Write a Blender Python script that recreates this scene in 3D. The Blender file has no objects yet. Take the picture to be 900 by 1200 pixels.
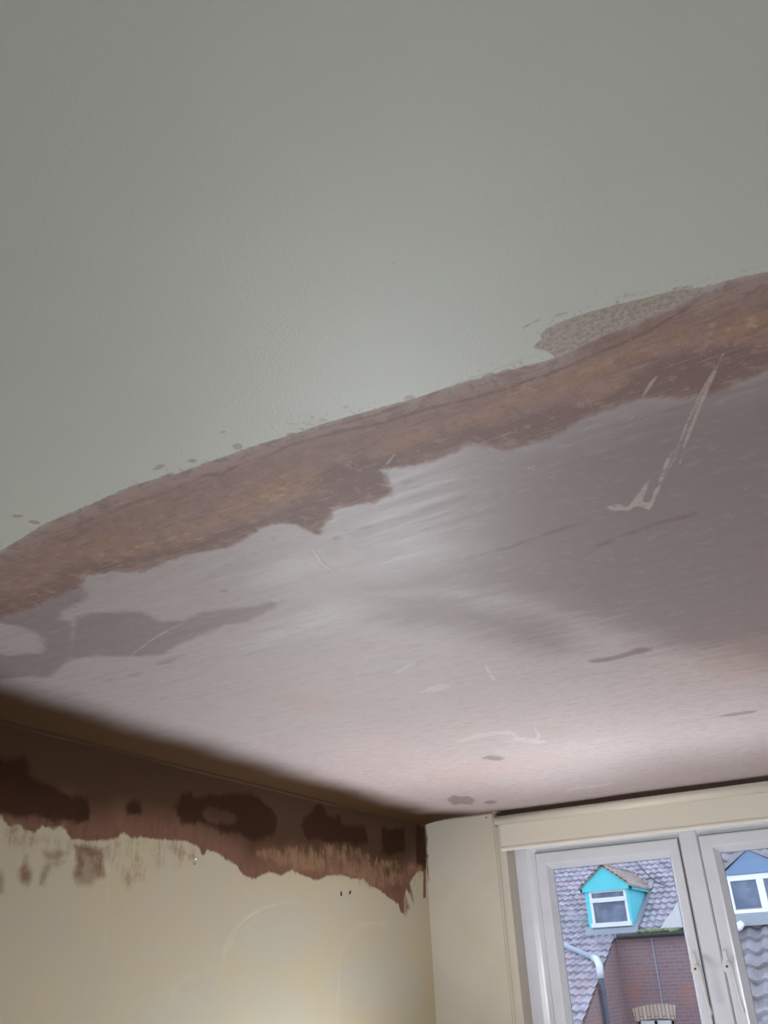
import bpy, bmesh, math, random
import numpy as np
from mathutils import Vector, Matrix

# ------------------------------------------------------------------ camera
# metres; camera 1.5 m above the floor, ceiling 0.85 m above the camera
SC = bpy.context.scene
COL = SC.collection
R = Matrix(((0.8670315, 0.2705061, 0.4184289),
            (0.4965529, -0.3997929, -0.7704549),
            (-0.0411278, 0.8757808, -0.4809537)))
EYE = Vector((0, 0, 1.5)); FP = 994.0
CEIL = 2.35; WY = 5.019; LX = -2.543; FY = 5.149   # ceiling, window wall, left wall, window frame face
cd = bpy.data.cameras.new('camera'); cam = bpy.data.objects.new('camera', cd); COL.objects.link(cam)
cam.matrix_world = Matrix.Translation(EYE) @ R.to_4x4()
cd.sensor_fit = 'VERTICAL'; cd.sensor_height = 36; cd.lens = 36 * FP / 1200; cd.clip_start = 0.02; cd.clip_end = 200
SC.camera = cam
SC.view_settings.view_transform = 'Standard'; SC.view_settings.look = 'None'
SC.view_settings.gamma = 1; SC.view_settings.use_curve_mapping = False
SC.view_settings.exposure = 0.36

# ------------------------------------------------------------------ light
W = bpy.data.worlds.new('overcast_sky'); SC.world = W; W.use_nodes = True
W.node_tree.nodes['Background'].inputs[0].default_value = (0.76, 0.86, 1.0, 1)
W.node_tree.nodes['Background'].inputs[1].default_value = 1.4

def area(name, loc, target, sx, sy, power, col=(1, 1, 1), spec=1.0):
    l = bpy.data.lights.new(name, 'AREA'); l.shape = 'RECTANGLE'; l.size = sx; l.size_y = sy
    l.energy = power; l.color = col; l.specular_factor = spec
    o = bpy.data.objects.new(name, l); COL.objects.link(o); o.location = loc
    d = Vector(target) - Vector(loc); o.rotation_euler = d.to_track_quat('-Z', 'Y').to_euler()
    return o
area('sky_light_outside_window', (-0.8, 7.2, 4.2), (-1.9, 4.6, 1.0), 3.5, 2.0, 240, (0.74, 0.86, 1.0))
area('street_bounce_fill', (-0.9, 6.4, 0.0), (-1.3, 4.2, 2.3), 3.0, 1.0, 190, (0.9, 0.95, 1.0))  # added area light standing in for daylight off the street
rl = area('rear_fill_light', (0.4, -1.8, 1.0), (-1.2, 5.0, 0.9), 1.6, 1.3, 17, (0.94, 0.97, 1.0)); rl.data.spread = math.radians(70)  # added fill behind the camera; the back wall has no window
area('floor_work_lamp', (-2.05, 3.85, 0.2), (-0.9, 2.1, 2.35), 0.8, 0.8, 37, (0.93, 0.96, 1.0))

# ------------------------------------------------------------------ helpers
def ray(u, v): return R @ Vector((u - 450, 600 - v, -FP))
def on_z(u, v, z):  d = ray(u, v); return EYE + d * ((z - EYE.z) / d.z)
def on_y(u, v, y):  d = ray(u, v); return EYE + d * ((y - EYE.y) / d.y)
def on_x(u, v, x):  d = ray(u, v); return EYE + d * ((x - EYE.x) / d.x)

def link(name, me, mat=None, parent=None, smooth=False):
    o = bpy.data.objects.new(name, me); COL.objects.link(o)
    if mat: me.materials.append(mat)
    if parent: o.parent = parent
    if smooth:
        for p in me.polygons: p.use_smooth = True
    return o
def obj(name, bm, mat=None, parent=None, smooth=False, bevel=0, recalc=True):
    if recalc: bmesh.ops.recalc_face_normals(bm, faces=bm.faces)
    me = bpy.data.meshes.new(name); bm.to_mesh(me); bm.free()
    o = link(name, me, mat, parent, smooth)
    if bevel:
        m = o.modifiers.new('bevel', 'BEVEL'); m.width = bevel; m.segments = 3; m.limit_method = 'ANGLE'; m.angle_limit = math.radians(35)
        m.harden_normals = False
    return o
def empty(name, loc, label=None, cat=None, group=None, kind=None):
    o = bpy.data.objects.new(name, None); COL.objects.link(o); o.location = loc; o.empty_display_size = .05
    tag(o, label, cat, group, kind); bpy.context.view_layer.update(); return o
def tag(o, label=None, cat=None, group=None, kind=None):
    if label: o['label'] = label
    if cat: o['category'] = cat
    if group: o['group'] = group
    if kind: o['kind'] = kind
    return o
def box(bm, a, b):
    x0, y0, z0 = a; x1, y1, z1 = b
    v = [bm.verts.new(p) for p in ((x0,y0,z0),(x1,y0,z0),(x1,y1,z0),(x0,y1,z0),(x0,y0,z1),(x1,y0,z1),(x1,y1,z1),(x0,y1,z1))]
    for f in ((3,2,1,0),(4,5,6,7),(0,1,5,4),(1,2,6,5),(2,3,7,6),(3,0,4,7)): bm.faces.new([v[i] for i in f])
def rel(p, o):  return tuple(Vector(p) - Vector(o))
def tube(bm, pts, r, n=12, cap=True):
    pts = [Vector(p) for p in pts]; rr = r if isinstance(r, (list, tuple)) else [r] * len(pts); rings = []
    up = None
    for i, p in enumerate(pts):
        t = (pts[min(i+1, len(pts)-1)] - pts[max(i-1, 0)]).normalized()
        if up is None: up = Vector((0,0,1)) if abs(t.z) < .9 else Vector((1,0,0))
        s = t.cross(up).normalized(); up = s.cross(t).normalized()
        rings.append([bm.verts.new(p + (s*math.cos(a) + up*math.sin(a)) * rr[i]) for a in (2*math.pi*k/n for k in range(n))])
    for a, b in zip(rings, rings[1:]):
        for k in range(n): bm.faces.new((a[k], a[(k+1)%n], b[(k+1)%n], b[k]))
    if cap: bm.faces.new(rings[0][::-1]); bm.faces.new(rings[-1])
def prism(bm, poly, d):           # poly: list of 3D points, extruded by vector d
    d = Vector(d); a = [bm.verts.new(Vector(p)) for p in poly]; b = [bm.verts.new(Vector(p) + d) for p in poly]
    bm.faces.new(a[::-1]); bm.faces.new(b); n = len(a)
    for k in range(n): bm.faces.new((a[k], a[(k+1)%n], b[(k+1)%n], b[k]))
def ring_frame(bm, x0, x1, z0, z1, w, prof, y):
    """rectangular frame swept with a profile: prof = list of (inset fraction*w, depth towards room)"""
    loops = []
    for s, dep in prof:
        i = s * w
        loops.append([bm.verts.new((x, y - dep, z)) for x, z in ((x0+i, z0+i), (x1-i, z0+i), (x1-i, z1-i), (x0+i, z1-i))])
    n = len(loops)
    for k in range(n):
        a, b = loops[k], loops[(k+1) % n]
        for q in range(4): bm.faces.new((a[q], a[(q+1)%4], b[(q+1)%4], b[q]))

# --- node helper
class N:
    def __init__(s, name):
        s.m = bpy.data.materials.new(name); s.m.use_nodes = True; s.t = s.m.node_tree
        s.b = s.t.nodes['Principled BSDF']; s.out = s.t.nodes['Material Output']
    def new(s, k, **kw):
        n = s.t.nodes.new(k)
        for a, v in kw.items(): setattr(n, a, v)
        return n
    def put(s, sock, v):
        if hasattr(v, 'is_output') or isinstance(v, bpy.types.NodeSocket): s.t.links.new(v, sock)
        elif isinstance(v, tuple) and len(v) == 3 and sock.type == 'RGBA': sock.default_value = (*v, 1)
        else: sock.default_value = v
    def math(s, op, a, b=0.0, c=0.0, clamp=False):
        n = s.new('ShaderNodeMath', operation=op, use_clamp=clamp)
        s.put(n.inputs[0], a); s.put(n.inputs[1], b); s.put(n.inputs[2], c); return n.outputs[0]
    def step(s, v, lo, hi):
        n = s.new('ShaderNodeMapRange', interpolation_type='SMOOTHSTEP')
        s.put(n.inputs[0], v); s.put(n.inputs[1], lo); s.put(n.inputs[2], hi); return n.outputs[0]
    def pos(s, scale=(1,1,1), rot=(0,0,0), loc=(0,0,0)):
        g = s.new('ShaderNodeTexCoord'); m = s.new('ShaderNodeMapping')
        m.inputs['Scale'].default_value = scale; m.inputs['Rotation'].default_value = rot; m.inputs['Location'].default_value = loc
        s.t.links.new(g.outputs['Object'], m.inputs[0]); return m.outputs[0]
    def noise(s, vec, scale, detail=4, rough=.6, dist=0):
        n = s.new('ShaderNodeTexNoise'); s.put(n.inputs['Vector'], vec); s.put(n.inputs['Scale'], scale)
        s.put(n.inputs['Detail'], detail); s.put(n.inputs['Roughness'], rough); s.put(n.inputs['Distortion'], dist); return n.outputs[0]
    def attr(s, name):
        n = s.new('ShaderNodeAttribute', attribute_name=name); return n.outputs['Fac']
    def mix(s, f, a, b, mode='MIX'):
        n = s.new('ShaderNodeMix', data_type='RGBA', blend_type=mode)
        s.put(n.inputs[0], f); s.put(n.inputs[6], a); s.put(n.inputs[7], b); return n.outputs[2]
    def mixf(s, f, a, b):
        n = s.new('ShaderNodeMix', data_type='FLOAT'); s.put(n.inputs[0], f); s.put(n.inputs[2], a); s.put(n.inputs[3], b); return n.outputs[0]
    def bump(s, h, strength, dist, normal=None):
        n = s.new('ShaderNodeBump'); s.put(n.inputs['Height'], h); n.inputs['Strength'].default_value = strength
        n.inputs['Distance'].default_value = dist
        if normal: s.t.links.new(normal, n.inputs['Normal'])
        return n.outputs[0]
    def mask(s, name, soft, noise, amp):
        """1 inside the shape; the edge is ragged by the noise and 'soft' wide"""
        d = s.math('ADD', s.attr(name), s.math('MULTIPLY', s.math('SUBTRACT', noise, .5), amp))
        return s.step(d, -soft, soft)
    def finish(s, col=None, rough=None, normal=None, spec=None, ior=None, metal=None):
        if col is not None: s.put(s.b.inputs['Base Color'], col)
        if rough is not None: s.put(s.b.inputs['Roughness'], rough)
        if spec is not None: s.put(s.b.inputs['Specular IOR Level'], spec)
        if metal is not None: s.b.inputs['Metallic'].default_value = metal
        if normal is not None: s.t.links.new(normal, s.b.inputs['Normal'])
        return s.m
def lin(r, g, b):
    f = lambda c: ((c/255+.055)/1.055)**2.4 if c > 10 else c/255/12.92
    return (f(r), f(g), f(b))

# --- polygon distance fields, stored per vertex (shapes of stains and patches, in the plane's own coordinates)
def sdf(P, poly):
    """P (n,2); signed distance, positive inside"""
    poly = np.array(poly, float); n = len(poly); best = np.full(len(P), 1e9); inside = np.zeros(len(P), bool)
    for i in range(n):
        a = poly[i]; b = poly[(i+1) % n]; e = b - a; w = P - a
        t = np.clip((w @ e) / max(e @ e, 1e-12), 0, 1); q = w - t[:, None]*e
        best = np.minimum(best, (q*q).sum(1))
        c = ((a[1] <= P[:,1]) != (b[1] <= P[:,1]))
        with np.errstate(divide='ignore', invalid='ignore'):
            xi = a[0] + (P[:,1]-a[1]) * e[0] / (e[1] if e[1] != 0 else 1e-12)
        inside ^= c & (P[:,0] < xi)
    d = np.sqrt(best); return np.where(inside, d, -d)
def sdf_union(P, polys, reach=.16):
    r = np.full(len(P), -reach)
    for q in polys:
        a = np.array(q); lo = a.min(0) - reach; hi = a.max(0) + reach
        i = np.nonzero((P[:,0] > lo[0]) & (P[:,0] < hi[0]) & (P[:,1] > lo[1]) & (P[:,1] < hi[1]))[0]
        if len(i): r[i] = np.maximum(r[i], sdf(P[i], q))
    return r
def ell(cx, cy, rx, ry, ang=0, n=18):
    a = math.radians(ang)
    return [(cx + rx*math.cos(t)*math.cos(a) - ry*math.sin(t)*math.sin(a), cy + rx*math.cos(t)*math.sin(a) + ry*math.sin(t)*math.cos(a)) for t in (2*math.pi*k/n for k in range(n))]
def stroke(pts, w):               # a thin tapered polygon round a polyline, in the same pixels
    L, Rr = [], []
    for i, p in enumerate(pts):
        a = pts[max(i-1,0)]; b = pts[min(i+1, len(pts)-1)]
        dx, dy = b[0]-a[0], b[1]-a[1]; l = math.hypot(dx, dy) or 1
        ww = w * (.35 if i in (0, len(pts)-1) else 1) / 2
        L.append((p[0]-dy/l*ww, p[1]+dx/l*ww)); Rr.append((p[0]+dy/l*ww, p[1]-dx/l*ww))
    return L + Rr[::-1]
def plane_grid(us, vs, f):
    U, V = np.meshgrid(us, vs, indexing='ij'); P = np.stack([U.ravel(), V.ravel()], 1)
    co = f(P); nu, nv = len(us), len(vs)
    i = np.arange(nu-1)[:,None]*nv + np.arange(nv-1)[None,:]; i = i.ravel()
    F = np.stack([i, i+nv, i+nv+1, i+1], 1)
    return P, co, F
def grid_object(name, P, co, F, mats, attrs, flip=False):
    me = bpy.data.meshes.new(name)
    if flip: F = F[:, ::-1]
    me.vertices.add(len(co)); me.vertices.foreach_set('co', np.asarray(co, np.float32).ravel())
    me.loops.add(F.size); me.loops.foreach_set('vertex_index', F.ravel().astype(np.int32))
    me.polygons.add(len(F)); me.polygons.foreach_set('loop_start', (np.arange(len(F))*4).astype(np.int32))
    me.polygons.foreach_set('use_smooth', np.ones(len(F), bool))
    me.update(calc_edges=True)
    for k, v in attrs.items():
        a = me.attributes.new(k, 'FLOAT', 'POINT'); a.data.foreach_set('value', np.asarray(v, np.float32))
    return link(name, me, mats)
def spaced(a, b, s0, grow=0):     # coordinates from a to b, the step growing away from a
    r = [a]; s = s0
    while r[-1] + s < b: r.append(r[-1] + s); s += grow
    r.append(b); return np.array(r)

# ================================================================== ceiling
def cz(pts): return [tuple(on_z(u, v, CEIL))[:2] for u, v in pts]
edge = [(-140,700),(-40,662),(0,646),(25,631),(50,615),(75,604),(100,594),(150,571),(180,562),(210,554),(255,538),(300,522),(338,511),(387,494),(451,477),(489,466),(527,454),(572,441),(612,430),(651,420)]
spur = [(640,411),(626,408),(629,402),(634,398),(632,392),(640,385),(660,376),(681,368),(722,357),(755,349),(787,341),(824,336)]
edge_r = [(862,326),(900,317),(1000,292),(1200,235)]
low = [(1200,330),(1000,395),(900,432),(870,447),(840,462),(806,466),(749,468),(711,481),(673,496),(636,519),(598,528),(560,523),(542,525),(511,540),(474,549),(443,551),(458,565),(462,577),(436,589),(405,594),(391,596),(375,627),(349,615),(320,613),(300,622),(270,640),(230,647),(200,655),(165,671),(130,670),(100,676),(95,684),(88,690),(72,698),(45,710),(0,725),(-60,745),(-200,790)]
plaster = edge + spur + edge_r + [(1400,500),(1500,1080)]
P_all = [tuple(on_z(u, v, CEIL))[:2] for u, v in edge + spur + edge_r]
P_all = [(-2.9, P_all[0][1])] + P_all + [(1.9, P_all[-1][1]), (1.9, 5.3), (-2.9, 5.3)]
e0 = cz(edge)[0]; l_last = cz(low)[-1]; r0 = cz(low)[0]
band = cz(edge + [(651,420),(700,396),(749,376),(787,360),(824,343)] + edge_r + low)
spur_poly = cz([(651,421)] + spur + [(824,343),(787,360),(749,376),(700,396)])
ochre = [cz(p) for p in (ell(335,573,42,13,-18), ell(285,590,40,7,-22), ell(480,516,26,8,-15), ell(608,470,30,9,-18),
        ell(560,492,30,6,-20), ell(690,437,48,10,-22), ell(772,404,40,10,-20), ell(870,383,34,11,-14), ell(920,368,30,12,-14), ell(720,450,30,7,-22),
        ell(655,455,40,9,-20), ell(180,640,80,3,-12), ell(250,612,50,5,-15), ell(135,632,50,4,-25), ell(60,690,60,4,-25))]
cream = [cz(p) for p in (ell(872,380,24,7,-14), ell(700,432,26,3,-22), ell(190,633,36,1.6,-14), ell(118,655,2,8,10), ell(230,630,28,1.2,-14), ell(830,392,5,14,20),
        ell(625,458,6,4,0), ell(140,660,3,7,10), stroke([(205,640),(240,628),(262,620)],3), ell(320,580,20,6,-20), ell(470,540,16,2,-30), ell(606,455,20,5,-15))]
dkband = [cz(p) for p in ([(100,672),(88,690),(72,698),(45,710),(0,725),(-40,735),(-40,715),(40,692),(90,662),(165,650),(260,622),(330,600),(380,575),(440,540),(500,520),(560,500),(640,490),(700,470),(760,425),(830,405),(900,402),(960,390),(960,420),(900,428),(840,458),(760,464),(700,480),(640,512),(600,524),(545,520),(470,545),(455,580),(390,592),(372,622),(320,608),(265,635),(200,650),(140,668)],
        ell(410,560,42,20,-20), ell(630,495,60,12,-15), ell(810,440,60,14,-20))]
rim = [cz(p) for p in (stroke([(300,541),(340,522),(400,506),(450,496),(500,480),(560,466),(640,440),(700,415),(760,388),(820,350)],4),
        stroke([(210,560),(260,556),(290,540),(310,545)],2.5), stroke([(60,625),(75,634),(85,630),(110,615)],2.5), stroke([(340,590),(375,560),(396,545),(392,560)],2.5),
        stroke([(398,497),(440,487),(480,473)],4))]
damp = [cz(p) for p in ([(75,775),(90,722),(108,719),(140,717),(165,716),(190,729),(215,727),(240,716),(290,712),(318,704),(327,706),(322,714),(290,728),(262,733),(245,741),(215,752),(192,766),(165,769),(140,769),(110,768)],
        [(92,684),(100,690),(98,704),(74,716),(72,726),(86,728),(88,770),(60,790),(-30,800),(-30,760),(10,768),(50,765),(52,750),(38,738),(0,730),(-60,745),(-60,715),(40,700)],
        stroke([(185,778),(198,774),(214,768)],5), stroke([(122,798),(140,795)],3), stroke([(150,792),(165,788)],3), stroke([(-20,770),(10,776),(45,790),(60,792)],9))]
spots = [cz(p) for p in (stroke([(690,775),(712,773),(740,766),(764,759)],5), ell(704,774,13,2.5,-5), ell(750,763,13,4,-8), [(565,888),(572,885),(584,886),(592,888),(586,891),(574,891)], [(524,936),(532,932),(541,934),(549,933),(557,938),(552,943),(540,942),(531,944),(527,940)], ell(575,940,7,2,-5),
        ell(393,630,2.5,1.5,0), ell(475,565,5,1.6,0), ell(490,572,4,1.5,0), ell(262,692,2,1.2,0), ell(460,567,2.5,1.5,0), stroke([(580,583),(584,578)],2),
        stroke([(545,655),(600,640),(650,622),(690,610)],2.2), stroke([(700,640),(760,616),(815,602)],2.5), ell(806,467,10,1.6,-6), ell(838,461,5,1.5,-6),
        stroke([(400,622),(432,618)],2), ell(865,836,22,2,-8))]
blush = [cz(p) for p in (ell(358,822,30,10,5), ell(640,860,30,8,-5), ell(590,900,90,12,-8), ell(880,770,60,24,-12))]
sheen_falloff = [cz(p) for p in ([(445,560),(540,532),(600,535),(680,500),(750,475),(850,466),(900,440),(1100,380),(1200,640),(900,780),(760,740),(640,700),(540,690),(470,700),(430,690),(560,640),(470,620),(430,640),(400,640),(430,605)],
        [(440,700),(500,690),(560,705),(640,730),(660,760),(560,740),(470,725)])]  # duller tone where the sheen falls off, painted into the plaster colour
pale = [cz(p) for p in ([(300,655),(390,615),(470,595),(500,610),(470,640),(400,670),(340,690),(260,700)],
        [(430,690),(520,668),(600,700),(560,716),(500,712),(450,720),(380,745),(240,790),(300,735),(360,710)])]  # bright sheen streaks put into the colour, along with drier plaster
nick = [cz(p) for p in (stroke([(847,414),(836,438),(822,470),(812,495),(802,522),(796,545)],3.2), stroke([(838,430),(820,462),(803,500),(790,538)],2.2),
        stroke([(788,528),(780,545),(772,568),(764,588),(760,592)],4.5), stroke([(795,520),(790,538),(778,560)],2),
        [(711,594),(722,590),(735,594),(742,586),(756,566),(762,562),(752,588),(766,590),(760,597),(746,593),(736,598),(716,598)],
        stroke([(753,465),(762,450),(770,440)],3.5), stroke([(452,546),(463,532)],5), stroke([(377,572),(388,580)],2.5), stroke([(460,790),(478,780),(488,776)],3.5), stroke([(568,778),(574,790),(580,797)],6),
        stroke([(492,812),(510,806),(524,802)],3.5), stroke([(515,845),(524,836)],3), stroke([(535,870),(560,862),(598,858),(612,868)],5), stroke([(626,852),(632,862),(626,872)],4),
        stroke([(413,795),(420,797)],4), stroke([(640,490),(655,488)],2), stroke([(618,548),(628,552)],2.5), stroke([(736,492),(742,488)],2), stroke([(150,770),(185,745),(215,730)],2),
        stroke([(365,640),(378,660),(392,670)],2), stroke([(400,625),(420,650)],1.8), ell(512,806,16,3,-12), ell(620,868,20,3,6), ell(690,922,30,2,-8), stroke([(860,905),(880,898)],3))]
flecks = [cz(p) for p in (ell(20,605,8,2,0), ell(40,612,8,2,10), ell(186,548,9,2.5,-20), ell(278,523,6,4,0), ell(283,528,3,2,0), ell(195,557,9,1.5,-20), ell(225,540,5,1.5,0),
        ell(461,306,1.2,3,0), ell(120,432,4,1.5,0), ell(590,436,9,2,-18), ell(572,440,8,2.2,-18), ell(548,449,6,2,-18), ell(480,466,7,2.4,-15), ell(65,622,10,1.2,8), ell(340,509,6,1.5,-10), ell(262,506,3,1.5,0),
        ell(625,378,14,.9,-25), ell(665,366,20,.9,-18), ell(740,345,22,1,-10), ell(800,337,12,1,-8))]
brown_strip = cz([(-200,728),(-60,770),(0,797),(80,822),(150,846),(250,872),(340,902),(420,925),(470,940),(505,950),(560,952),(620,948),(620,1000),(300,1000),(-200,900)])  # brown plaster run onto the ceiling, plus corner shade put into its colour

gloss = [cz(p) for p in (ell(366,493,26,8,-12), ell(345,491,12,5,0), ell(405,478,8,2,0), ell(312,500,9,2,0), ell(310,482,8,2,0))]
xs = np.concatenate([spaced(LX, -2.0, .012), spaced(-1.99, .35, .005), spaced(.42, 1.7, .1)])
ys = np.concatenate([spaced(-2.0, .95, .12), spaced(.96, 2.0, .0042), spaced(2.01, WY, .007, .00012)])
def cf(P):
    x, y = P[:,0], P[:,1]
    d = x - LX                                       # the plaster runs round into the left wall in a shallow cove
    z = CEIL - .022*np.clip(1-d/.22, 0, 1)**2
    ye = 1.05
    z += .0016*np.sin(x*5+1)*np.sin(y*4) * (y > ye)  # hand-trowelled unevenness
    return np.stack([x, y, z], 1)
P, co, F = plane_grid(xs, ys, cf)
at = dict(plaster=sdf(P, P_all), band=sdf(P, band), spur=sdf(P, spur_poly), ochre=sdf_union(P, ochre), cream=sdf_union(P, cream), dkband=sdf_union(P, dkband),
          rim=sdf_union(P, rim), damp=sdf_union(P, damp), spots=sdf_union(P, spots), blush=sdf_union(P, blush), sheen_falloff=sdf_union(P, sheen_falloff), pale=sdf_union(P, pale),
          nick=sdf_union(P, nick), flecks=sdf_union(P, flecks), gloss=sdf_union(P, gloss), strip=sdf(P, brown_strip))

c = N('painted_and_patched_ceiling')
ob = c.pos()
fine = c.noise(ob, 60, 6, .7); mid = c.noise(ob, 14, 5, .6); big = c.noise(ob, 3, 4, .55)
m2 = c.noise(ob, 32, 8, .68, .5); m3 = c.noise(c.pos((1, 2.2, 1), (0, 0, math.radians(-14))), 22, 8, .7, .8)
edge_n = c.math('ADD', c.math('MULTIPLY', mid, .45), c.math('MULTIPLY', m2, .55))
streakx = c.noise(c.pos((1.6, 14, 1), (0, 0, math.radians(-9))), 2.2, 7, .62, .3)
streakf = c.noise(c.pos((4, 60, 1), (0, 0, math.radians(32))), 3, 5, .65)
hatch = c.noise(c.pos((70, 5, 1), (0, 0, math.radians(-40))), 3, 4, .6)
pl = c.mask('plaster', .0022, fine, .012)
# paint
paint = c.mix(c.step(c.noise(ob, 1.6, 3), .3, .7), lin(205,209,204), lin(210,214,208))
paint = c.mix(c.math('MULTIPLY', c.step(c.attr('plaster'), -.035, .002), c.step(c.noise(ob, 90, 3, .7), .56, .72)), paint, lin(168,146,140))
paint = c.mix(c.math('MULTIPLY', c.mask('flecks', .0020, m2, .016), .55), paint, lin(150,128,120))
# smooth plaster
p1 = c.mix(c.step(streakx, .3, .72), lin(178,169,174), lin(186,178,182))
p1 = c.mix(c.math('MULTIPLY', c.step(big, .35, .7), .3), p1, lin(196,182,184))
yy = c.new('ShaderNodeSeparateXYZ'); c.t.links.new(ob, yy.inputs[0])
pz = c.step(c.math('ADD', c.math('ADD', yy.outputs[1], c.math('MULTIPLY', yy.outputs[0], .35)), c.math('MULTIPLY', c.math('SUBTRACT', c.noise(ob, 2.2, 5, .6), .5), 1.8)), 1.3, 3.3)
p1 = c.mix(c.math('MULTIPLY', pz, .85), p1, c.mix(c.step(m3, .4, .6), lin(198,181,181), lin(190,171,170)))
p1 = c.mix(c.math('MULTIPLY', c.mask('pale', .05, c.math('ADD', c.math('MULTIPLY', streakx, .4), c.math('MULTIPLY', m2, .3)), .3), .5), p1, lin(206,201,206))
p1 = c.mix(c.math('MULTIPLY', c.mask('sheen_falloff', .13, c.math('ADD', c.math('MULTIPLY', streakx, .6), c.math('MULTIPLY', big, .5)), .5), .85), p1, lin(141,126,128))
p1 = c.mix(c.math('MULTIPLY', c.mask('blush', .04, mid, .12), .3), p1, lin(188,160,152))
p1 = c.mix(c.math('MULTIPLY', c.mask('damp', .015, edge_n, .07), .75), p1, lin(140,124,130))
p1 = c.mix(c.math('MULTIPLY', c.step(streakf, .62, .74), .08), p1, lin(215,206,202))
p1 = c.mix(c.math('MULTIPLY', c.mask('spots', .012, edge_n, .07), .6), p1, lin(112,90,86))
p1 = c.mix(c.math('MULTIPLY', c.step(m3, .52, .64), .25), p1, lin(150,134,134))
p1 = c.mix(c.math('MULTIPLY', c.step(m3, .46, .36), .12), p1, lin(212,204,202))
# band along the paint
b1 = c.mix(c.step(m2, .35, .68), lin(152,124,120), lin(166,136,129))
b1 = c.mix(c.math('MULTIPLY', c.step(c.attr('plaster'), .07, .0), .75), b1, lin(178,160,158))
b1 = c.mix(c.math('MULTIPLY', c.mask('ochre', .028, edge_n, .13), .62), b1, lin(178,140,113))
b1 = c.mix(c.math('MULTIPLY', c.mask('cream', .006, fine, .03), c.math('MULTIPLY', c.step(fine, .42, .62), .8)), b1, lin(190,163,136))
b1 = c.mix(c.math('MULTIPLY', c.mask('dkband', .022, edge_n, .12), .7), b1, lin(126,101,101))
b1 = c.mix(c.math('MULTIPLY', c.mask('rim', .003, mid, .008), .55), b1, lin(120,94,86))
b1 = c.mix(c.math('MULTIPLY', c.step(c.noise(c.pos((90,8,1),(0,0,math.radians(-35))), 3, 5, .7), .6, .74), .28), b1, lin(190,164,150))
b1 = c.mix(c.math('MULTIPLY', c.step(m2, .50, .60), .5), b1, lin(130,108,106))
b1 = c.mix(c.math('MULTIPLY', c.step(m2, .47, .38), .5), b1, lin(178,150,140))
b1 = c.mix(c.math('MULTIPLY', c.step(c.noise(c.pos((5,80,1),(0,0,math.radians(38))), 2.5, 6, .7, .4), .56, .64), .45), b1, lin(186,166,152))
b1 = c.mix(c.math('MULTIPLY', c.step(c.noise(c.pos((4,50,1),(0,0,math.radians(44)), (3,1,0)), 2.5, 6, .7, .4), .56, .64), .4), b1, lin(112,90,84))
sp = c.mix(c.step(c.noise(ob, 120, 5, .75), .42, .58), lin(164,149,143), lin(188,176,169))
bm_ = c.mask('band', .009, edge_n, .07)
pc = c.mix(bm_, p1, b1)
pc = c.mix(c.mask('spur', .003, fine, .012), pc, sp)
pc = c.mix(c.math('MULTIPLY', c.mask('nick', .0022, m2, .008), c.math('MULTIPLY', c.step(m2, .3, .55), .55)), pc, lin(212,203,199))
strip = c.mask('strip', .15, big, .08)
pc = c.mix(strip, pc, lin(72,51,32))
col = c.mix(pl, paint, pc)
# relief: roller stipple on the paint, trowel marks on the plaster
st = c.noise(ob, 200, 3, .6)
h_paint = c.math('MULTIPLY', st, .6)
h_pl = c.math('ADD', c.math('MULTIPLY', streakx, .7), c.math('ADD', c.math('MULTIPLY', hatch, c.math('MULTIPLY', bm_, .8)), c.math('MULTIPLY', c.mask('nick', .003, fine, .002), -.5)))
h = c.mixf(pl, h_paint, c.math('ADD', h_pl, .9))
rough = c.mixf(pl, .47, c.mixf(bm_, c.mixf(pz, c.mixf(c.step(streakx, .35, .7), .48, .40), .62), .6))
rough = c.mixf(strip, rough, .8)
rough = c.mixf(c.math('MULTIPLY', c.mask('gloss', .010, m2, .05), c.step(c.noise(ob, 150, 2, .5), .5, .62)), rough, .38)
h = c.math('ADD', h, c.math('MULTIPLY', c.mask('gloss', .012, m2, .05), c.math('MULTIPLY', c.step(c.noise(ob, 150, 2, .5), .54, .68), 1.4)))
c.finish(col, rough, c.bump(h, .5, .0016), spec=c.mixf(strip, .5, .08))
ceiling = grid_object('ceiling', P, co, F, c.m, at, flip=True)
tag(ceiling, 'white painted ceiling meeting trowelled pink plaster along a ragged edge', None, kind='structure')

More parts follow.
